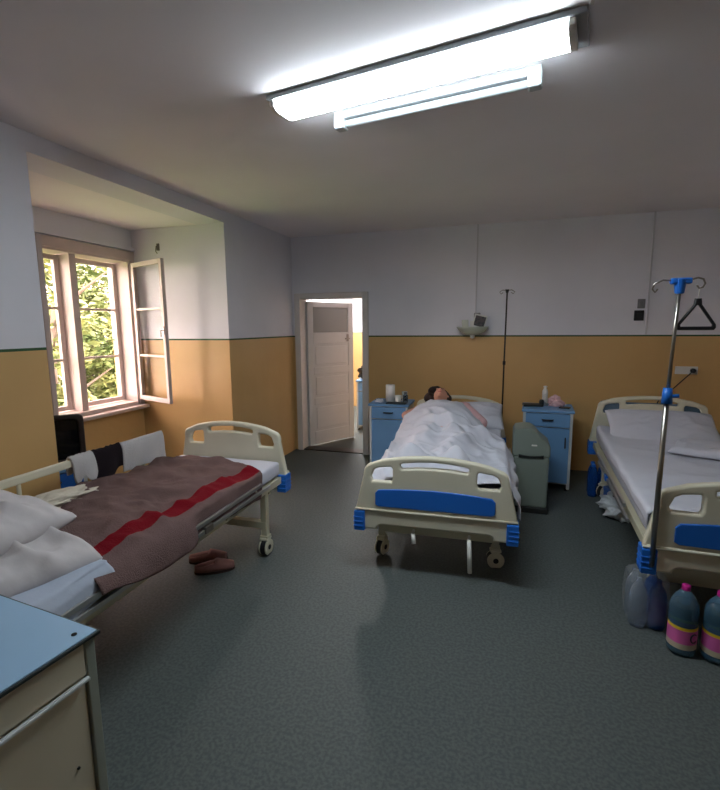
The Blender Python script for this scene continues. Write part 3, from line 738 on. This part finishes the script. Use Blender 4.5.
crumple('tissue', (-1.36, 5.02, zc), .045, .035, .04, 8.1, 'sheet', 'crumpled white tissue at the door side of the cabinet top', 'tissue')
tag(obj('dark_tray', bx(-.11, .11, -.05, .05, 0, .012), 'bin_dark', None, False, (-1.15, 4.965, zc), bevel=.004), 'thin dark tray along the front edge of the left cabinet', 'tray')
# right cabinet
zr = .794
bottle((.37, 5.06, zr), .027, .20, 'plastic_white', 'plastic_white', 'slim white bottle standing upright on the right cabinet', name='medicine_bottle')
bg_ = obj('dark_glass', lathe(B(), [(.02, 0), (.024, .05), (.018, .07)], 16), 'bin_dark', None, True, (.335, 4.98, zr)); tag(bg_, 'small dark cup in front of the slim white bottle', 'cup')
crumple('gift_bag', (.47, 5.05, zr), .075, .045, .12, 5.7, 'pink', 'crumpled pale pink packet on the right cabinet', 'packet')
tag(obj('book', box(bx(-.09, .09, -.06, .06, 0, .022), -.088, .092, -.058, .058, .003, .019), 'bin_dark', None, False, (.25, 5.0, zr), (0, 0, .1), .003), 'thin dark book lying at the left of the right cabinet top', 'book')
tag(obj('phone', bx(-.05, .05, -.03, .03, 0, .014), 'black_gloss', None, False, (.545, 4.92, zr), (0, 0, -.3), .004), 'black phone lying at the right front of the right cabinet', 'phone')
# dark coat-like thing in next room
crumple('backpack', (-2.05, 7.12, .784), .20, .17, .36, 2.2, 'bin_dark', 'dark grey bag on the cabinet in the next room', 'bag')

# ------------------------------------------------------------------ pillows on other beds
slab(.34, .24, .12, 41, (-.36, 4.80, .655), (math.radians(20), math.radians(-2), mRz), 'sheet', 'pillow', 'white pillow under the head of the lying person', 'pillow', .4, .015)
slab(.43, .26, .12, 43, (1.30, 4.63, .655), (math.radians(25), 0, rRz), 'sheet', 'pillow', 'large white pillow at the head of the right bed', 'pillow', .4, .015)
slab(.30, .22, .06, 47, (1.52, 4.02, .638), (0, 0, math.radians(-24)), 'sheet', 'folded_sheet', 'folded white sheet lying on the right side of the empty bed', 'sheet', .25, .02)

# right bed: cover sheet with draped left edge
def rsh(u, v):
    y = -1.08+v*2.12; s = -.53+u*1.06; hw = .452; zt = .618+.03*max(0, y-.1)/1.08
    w = wrinkle(s*.8, y*1.2, 21, .016)
    if abs(s) > hw:
        d = abs(s)-hw; x = math.copysign(hw+.006+.003*math.sin(y*16), s); z = zt-d*(.75+.08*math.sin(y*5))+w*.3
    else: x = s; z = zt+w
    return (x, y, z+.002)
cloth('bed_sheet', rsh, 60, 90, 'sheet', 'smooth white sheet covering the empty right bed', 'sheet', (rLoc[0], rLoc[1], 0), rRz, th=.004)

# ------------------------------------------------------------------ person on the middle bed (bed-local axes, +y = head)
ploc = (mLoc[0], mLoc[1], 0)
def caps(bm, segs):
    for a, b, r0, r1 in segs:
        a, b = Vector(a), Vector(b)
        tube(bm, [a.lerp(b, k/4) for k in range(5)], [r0+(r1-r0)*k/4 for k in range(5)], 14)
        for p, r in ((a, r0), (b, r1)):
            bmesh.ops.create_uvsphere(bm, u_segments=16, v_segments=10, radius=r, matrix=Matrix.Translation(p))
def ell(bm, c, s, rot=(0, 0, 0)):
    from mathutils import Euler
    bmesh.ops.create_uvsphere(bm, u_segments=24, v_segments=16, radius=1, matrix=Matrix.Translation(c) @ Euler(rot).to_matrix().to_4x4() @ Matrix.Diagonal((*s, 1)))
def fused(name, bm, m, parent, vox=.008, it=6, fac=.5):
    me = bpy.data.meshes.new(name); bm.to_mesh(me); bm.free()
    o = bpy.data.objects.new(name, me); C.objects.link(o)
    r = o.modifiers.new('r', 'REMESH'); r.mode = 'VOXEL'; r.voxel_size = vox
    s = o.modifiers.new('s', 'SMOOTH'); s.iterations = it; s.factor = fac
    dg = bpy.context.evaluated_depsgraph_get(); dg.update()
    m2 = bpy.data.meshes.new_from_object(o.evaluated_get(dg)); bpy.data.objects.remove(o)
    return obj(name, m2, m, parent, True)
pp = thing('person', 'person lying on their back in the middle bed, covered by a white sheet', 'person', ploc, mRz)
bm = B()
hd = Vector((-.165, .895, .865))
ell(bm, hd, (.076, .10, .092)); ell(bm, hd+Vector((0, .03, -.01)), (.078, .085, .088))
ell(bm, hd+Vector((0, -.065, .018)), (.05, .05, .062))               # jaw
# face looking up and slightly towards the foot
fu = Vector((0, -.25, .97)).normalized(); fr_ = Vector((0, .97, .25)).normalized()
def fp(x, v, dd): return hd+Vector((x, 0, 0))+fr_*v+fu*dd
caps(bm, [(fp(0, .02, .088), fp(0, -.028, .108), .010, .015)])           # nose
for s in (-1, 1):
    ell(bm, fp(s*.011, -.03, .100), (.010, .012, .008)); ell(bm, fp(s*.03, .012, .082), (.014, .010, .008)); ell(bm, fp(s*.03, .030, .086), (.02, .008, .008))
    ell(bm, fp(s*.078, -.005, .0), (.010, .022, .030))
ell(bm, fp(0, -.056, .088), (.023, .007, .009)); ell(bm, fp(0, -.068, .085), (.019, .007, .009)); ell(bm, fp(0, -.098, .07), (.02, .018, .02))
caps(bm, [((-.155, .83, .82), (-.10, .70, .76), .052, .058)])
ell(bm, (-.07, .56, .72), (.19, .20, .115)); ell(bm, (-.06, .30, .70), (.175, .25, .115)); ell(bm, (-.05, .02, .67), (.18, .20, .11))
for s, bx_ in ((-1, 0), (1, 0)):
    x = -.05+s*.09
    caps(bm, [((x, -.05, .635), (x+s*.03, -.46, .615), .075, .054), ((x+s*.03, -.46, .615), (x+s*.02, -.82, .60), .054, .036)])
    caps(bm, [((x+s*.02, -.82, .60), (x+s*.05, -.87, .65), .035, .028), ((x+s*.05, -.87, .65), (x+s*.08, -.91, .68), .03, .02)])
# arms: left in picture goes out with the hand folded back by the head; right lies beside the trunk over the sheet
shL, elL, wrL = Vector((-.25, .66, .74)), Vector((-.47, .55, .73)), Vector((-.33, .76, .80))
shR, elR, wrR = Vector((.09, .66, .80)), Vector((.255, .40, .715)), Vector((.14, .20, .685))
caps(bm, [((-.08, .66, .74), shL, .07, .056), (shL, elL, .052, .041), (elL, wrL, .041, .027)])
caps(bm, [((-.04, .66, .76), shR, .07, .056), (shR, elR, .052, .041), (elR, wrR, .041, .027)])
def hand(w, d, side, up):
    d = d.normalized(); side = (side-d*side.dot(d)).normalized(); up = side.cross(d)
    if up.z < 0: up = -up
    ell_ = [(w+d*.02, w+d*.075, .024, .030)]
    caps(bm, ell_)
    caps(bm, [(w+d*.04+side*.018, w+d*.08+side*.026, .018, .014), (w+d*.04-side*.018, w+d*.08-side*.026, .018, .014)])
    for k, (o_, ln) in enumerate(((-.030, .055), (-.010, .072), (.010, .078), (.030, .068))):
        a = w+d*.085+side*o_; b_ = a+d*ln*.5+up*.006; c_ = b_+d*ln*.5-up*.016
        caps(bm, [(a, b_, .0095, .0088), (b_, c_, .0088, .0075)])
    a = w+d*.03+side*.028; b_ = a+d*.03+side*.026; caps(bm, [(a, b_, .013, .0105), (b_, b_+d*.028+side*.006, .0105, .009)])
hand(wrL, Vector((.10, .08, .01)), Vector((.5, -.8, 0)), 1)
hand(wrR, Vector((.02, -.12, -.03)), Vector((.7, -.7, 0)), 1)
body = fused('body', bm, 'skin', pp, .0045, 3, .5)
# brows, closed eyelids and lips
for s in (-1, 1):
    obj('eyebrow', tube(B(), [fp(s*.014, .034, .094), fp(s*.030, .040, .092), fp(s*.046, .032, .082)], [.002, .0034, .0015], 8, flat=.6), 'hair', pp, True)
    obj('eyelashes', tube(B(), [fp(s*.018, .006, .092), fp(s*.030, .001, .0925), fp(s*.042, .006, .086)], .0014, 6), 'hair', pp, True)
bm = B()
for dv, r in ((-.052, .0045), (-.060, .0052)): tube(bm, [fp(-.022, -.056, .088), fp(-.008, dv, .0955), fp(.008, dv, .0955), fp(.022, -.056, .088)], [.0015, r, r, .0015], 10, flat=.8)
obj('lips', bm, 'lips', pp, True)
# hair spread over the pillow behind the head
bm = B(); ell(bm, hd+Vector((0, .045, -.005)), (.092, .088, .098)); ell(bm, hd+Vector((-.07, .02, -.03)), (.06, .09, .06)); ell(bm, hd+Vector((.07, .03, -.03)), (.045, .08, .06))
ell(bm, hd+Vector((-.10, .01, -.01)), (.08, .075, .06)); ell(bm, hd+Vector((-.05, .05, .06)), (.085, .05, .055))
h_ = fused('hair', bm, 'hair', pp, .008, 3, .5)
for v in h_.data.vertices: v.co += v.normal*(.010*ridge(v.co.x*14, v.co.y*4+v.co.z*6, 3)-.004)
# carve: pull hair back from the face
for v in h_.data.vertices:
    q = v.co-hd
    if q.dot(fu) > .055 and q.y < .05 and abs(q.x) < .062: v.co -= fu*.055
# pink top: torso and sleeves
bm = B()
ell(bm, (-.07, .56, .72), (.205, .215, .128)); ell(bm, (-.06, .30, .70), (.188, .25, .128)); ell(bm, (-.055, .12, .69), (.19, .16, .118))
caps(bm, [((-.08, .66, .74), shL, .078, .066), (shL, shL.lerp(elL, .55), .064, .058)])
ell(bm, (-.08, .68, .745), (.12, .07, .088)); caps(bm, [((-.04, .66, .76), shR, .082, .068), (shR, elR, .064, .055), (elR, elR.lerp(wrR, .25), .055, .048)])
tp = fused('pyjama_top', bm, 'pink', pp, .008, 4, .5)
for v in tp.data.vertices: v.co += v.normal*.006*ridge(v.co.x*9, v.co.y*9+v.co.z*5, 1)

# sheet over the person
def gs(x, y, cx, cy, sx, sy): return math.exp(-((x-cx)/sx)**2-((y-cy)/sy)**2)
def fold(x, c, w): return math.exp(-((x-c)/w)**2)
def msh(u, v):
    s = -.49+u*1.11
    ytop = .60-.75*max(0, abs(s+.08)-.10)**1.1-.16*sm(.02, .2, s)
    y = -1.09+v*(ytop+1.09)
    hw = .455; zb = .574+.14*max(0, y-.1)/1.04
    xx = max(-hw, min(hw, s))
    q4 = ((xx+.09)/.37)**4+((y-.40)/.42)**4
    up = .200*math.exp(-q4)+.05*gs(xx, y, -.07, .36, .2, .25)+.055*gs(xx, y, -.05, -.05, .27, .26)+(.092*math.exp(-((xx+.17)/.13)**2)+.092*math.exp(-((xx-.08)/.13)**2))*sm(-.99, -.86, y)*(1-sm(-.12, .2, y))
    up += .11*gs(xx, y, -.22, -.88, .09, .09)+.11*gs(xx, y, .12, -.88, .09, .09)
    w = .012+wrinkle(s*1.0+4, y*1.0, 8, .034)*(1-.6*gs(xx, y, -.06, .40, .30, .3))+.028*ridge(s*3.4-y*2.2, y*3.1+s*2.6, 44)+.014*ridge(s*7.4+y*3.2, y*5.1, 47)
    w = .012+(w-.012)*(1-.6*gs(xx, y, -.06, .42, .34, .30))
    w += -.022*fold(y+.3*s+.075, 0, .03)*sm(-.32, -.1, s)*sm(.42, .25, s)+.045*fold(y+.35*s-.06*math.sin(s*6)-.02, .0, .05)*sm(-.3, -.05, s)+.028*fold(y-.5*s+.16, .0, .045)*sm(-.1, .1, s)+.022*fold(s-.4*y-.25, 0, .05)*sm(.15, -.1, y)
    if abs(s) > hw:
        d = abs(s)-hw; sg = 1 if s > 0 else -1
        x = sg*(hw+.012+.05*sm(0, .10, d)+.012*math.sin(y*21+sg)*min(1, d*10)); z = zb+up*.3-d*(.85+.2*math.sin(y*6+1))+w*.3
    else: x = s; z = zb+up+w
    return (x, y+.02*nz(s, y, 3, 6), z+.006)
cloth('bed_sheet', msh, 110, 150, 'sheet', 'rumpled white sheet spread over the lying person on the middle bed', 'sheet', ploc, mRz, th=.005)

# ------------------------------------------------------------------ intravenous poles and grip
iv = thing('iv_pole', 'steel intravenous pole with blue joints at the foot of the right bed', 'iv pole', (.722, 2.545, 0))
obj('lower_tube', tube(B(), [(0, 0, .40), (.008, .01, 1.27)], .0125, 12), 'steel', iv, True)
obj('upper_tube', tube(B(), [(.008, .01, 1.24), (.03, .04, 1.80)], .0085, 12), 'steel', iv, True)
obj('clamp', tube(tube(B(), [(.008, .01, 1.225), (.009, .012, 1.30)], [.024, .019], 14), [(.008, .01, 1.26), (.055, -.0, 1.265)], .009, 8), 'blue_plastic', iv, True)
obj('head_hub', tube(bx(-.01, .075, .02, .06, 1.785, 1.812), [(.03, .04, 1.74), (.03, .04, 1.81)], [.019, .027], 14), 'blue_plastic', iv, bevel=.006)
obj('hook', tube(B(), [(.02, .04, 1.80), (-.04, .04, 1.805), (-.075, .04, 1.79), (-.082, .04, 1.765), (-.07, .04, 1.75), (-.06, .04, 1.765)], .0045, 8), 'steel', iv, True)
obj('hook', tube(B(), [(.06, .04, 1.80), (.10, .04, 1.812), (.122, .04, 1.805), (.13, .04, 1.785), (.122, .04, 1.768), (.108, .04, 1.764), (.098, .04, 1.778)], .0045, 8), 'steel', iv, True)
gp = thing('trapeze_grip', 'black triangular hand grip hanging from the right hook of the blue-jointed pole', 'hand grip', (.722+.108, 2.585, 1.572))
gp.scale = (.9, 1, .94)
tri = [(-.088, .012), (-.080, .0), (.080, .0), (.088, .012), (.086, .028), (.018, .125), (.014, .155), (-.014, .155), (-.018, .125), (-.086, .028)]
inn = [(-.070, .018), (.070, .018), (.072, .026), (.004, .122), (-.004, .122), (-.072, .026)]
o = obj('grip_handle', plate(tri, [inn], .020, .006), 'black_plastic', gp); smooth_auto(o, .8)
obj('strap', tube(B(), [(0, 0, .15), (.002, 0, .20), (.004, -.0, .212)], .004, 8, flat=.5), 'plastic_white', gp, True)
ip = thing('iv_pole', 'thin dark intravenous pole rising behind the head of the middle bed', 'iv pole', (-.045, 5.20, 0))
obj('pole_tube', tube(B(), [(0, 0, .35), (.006, .0, 1.25), (.012, 0, 1.96)], .0085, 10), 'dark_metal', ip, True)
obj('collar', tube(B(), [(.006, 0, 1.19), (.006, 0, 1.23)], .015, 12), 'dark_metal', ip, True)
obj('hub', tube(B(), [(.012, 0, 1.935), (.012, 0, 1.97)], [.012, .02], 12), 'bin_dark', ip, True)
for s in (-1, 1): obj('hook', tube(B(), [(.012, 0, 1.96), (.012+s*.045, 0, 1.965), (.012+s*.075, 0, 1.945), (.012+s*.06, 0, 1.925), (.012+s*.04, 0, 1.94)], .0045, 8), 'steel', ip, True)

# ------------------------------------------------------------------ bottles at the foot of the right bed
lab = [(.20, .40, 'lab_pink', 'label'), (.40, .445, 'lab_yellow', 'label_band'), (.12, .20, 'lab_pale', 'label_base')]
for i, (x, y, l) in enumerate(((.865, 2.50, 'large water bottle with magenta cap, the left one under the footboard'), (1.005, 2.48, 'large water bottle with magenta cap, the right one cut by the picture edge'))):
    b_ = bottle((x, y, 0), .062, .35, 'pet', 'magenta', l, 'bottle', 'magenta-capped water bottles', lab, ribs=0)
    r = .0635; pts = []
    for k in range(15):
        a = math.radians(40+k*20); px = .017*math.cos(a); pz = .022*math.sin(a)
        th = -PI/2+.55+px/r; pts.append((r*math.cos(th), r*math.sin(th), .105+pz))
    obj('label_print', tube(B(), pts, .0035, 6), 'lab_dark', b_, True)
pk = thing('bottle_pack', 'clear film wrapped pack of bottles at the bed corner', 'bottle pack', (.755, 2.72, 0))
for dx, dy in ((-.045, -.05), (.045, -.05), (-.045, .045), (.045, .045)):
    pr = [(.001, .004), (.036, 0), (.042, .015), (.042, .18), (.036, .21), (.014, .25), (.014, .27)]
    obj('bottle', lathe(B(), pr, 18, dx, dy), 'pet_clear' if dx < 0 else 'pet_blue', pk, True)
bm = B(); bmesh.ops.create_icosphere(bm, subdivisions=4, radius=1)
for v in bm.verts:
    p = v.co.copy(); q = Vector([math.copysign(abs(c)**.45, c) for c in p])
    v.co = Vector((q.x*.098, q.y*.105, q.z*.145+.148))*1.0
    v.co += p*.012*noise.noise(p*4)
    v.co.z = max(.001, v.co.z)
obj('plastic_film', bm, 'film', pk, True)
n = 0
for dx, dy, l in ((0, 0, 'left front'), (.09, .02, 'right front'), (.01, .10, 'left back'), (.10, .12, 'right back')):
    bottle((.80+dx, 4.72+dy, 0), .042, .31, 'pet_blue', 'blue_plastic', 'blue water bottle by the head of the right bed, %s of four' % l, 'bottle', 'blue water bottles under the bed head', name='blue_bottle', ribs=1)
bgx = crumple('shopping_bag', (.93, 4.30, 0), .12, .19, .20, 6.4, 'bag', 'white plastic bag with dark contents lying under the right bed', 'bag')
crumple('dark_bundle', (.96, 4.36, .12), .08, .10, .12, 9.4, 'bin_dark', 'dark bundle poking out of the white bag under the right bed', 'bundle')
tag(obj('shoe_box', box(bx(-.12, .12, -.09, .09, 0, .12), -.125, .125, -.095, .095, .09, .125), 'cab_deep', None, False, (1.02, 4.62, 0), (0, 0, .2), .003), 'low blue box under the head end of the right bed', 'box')
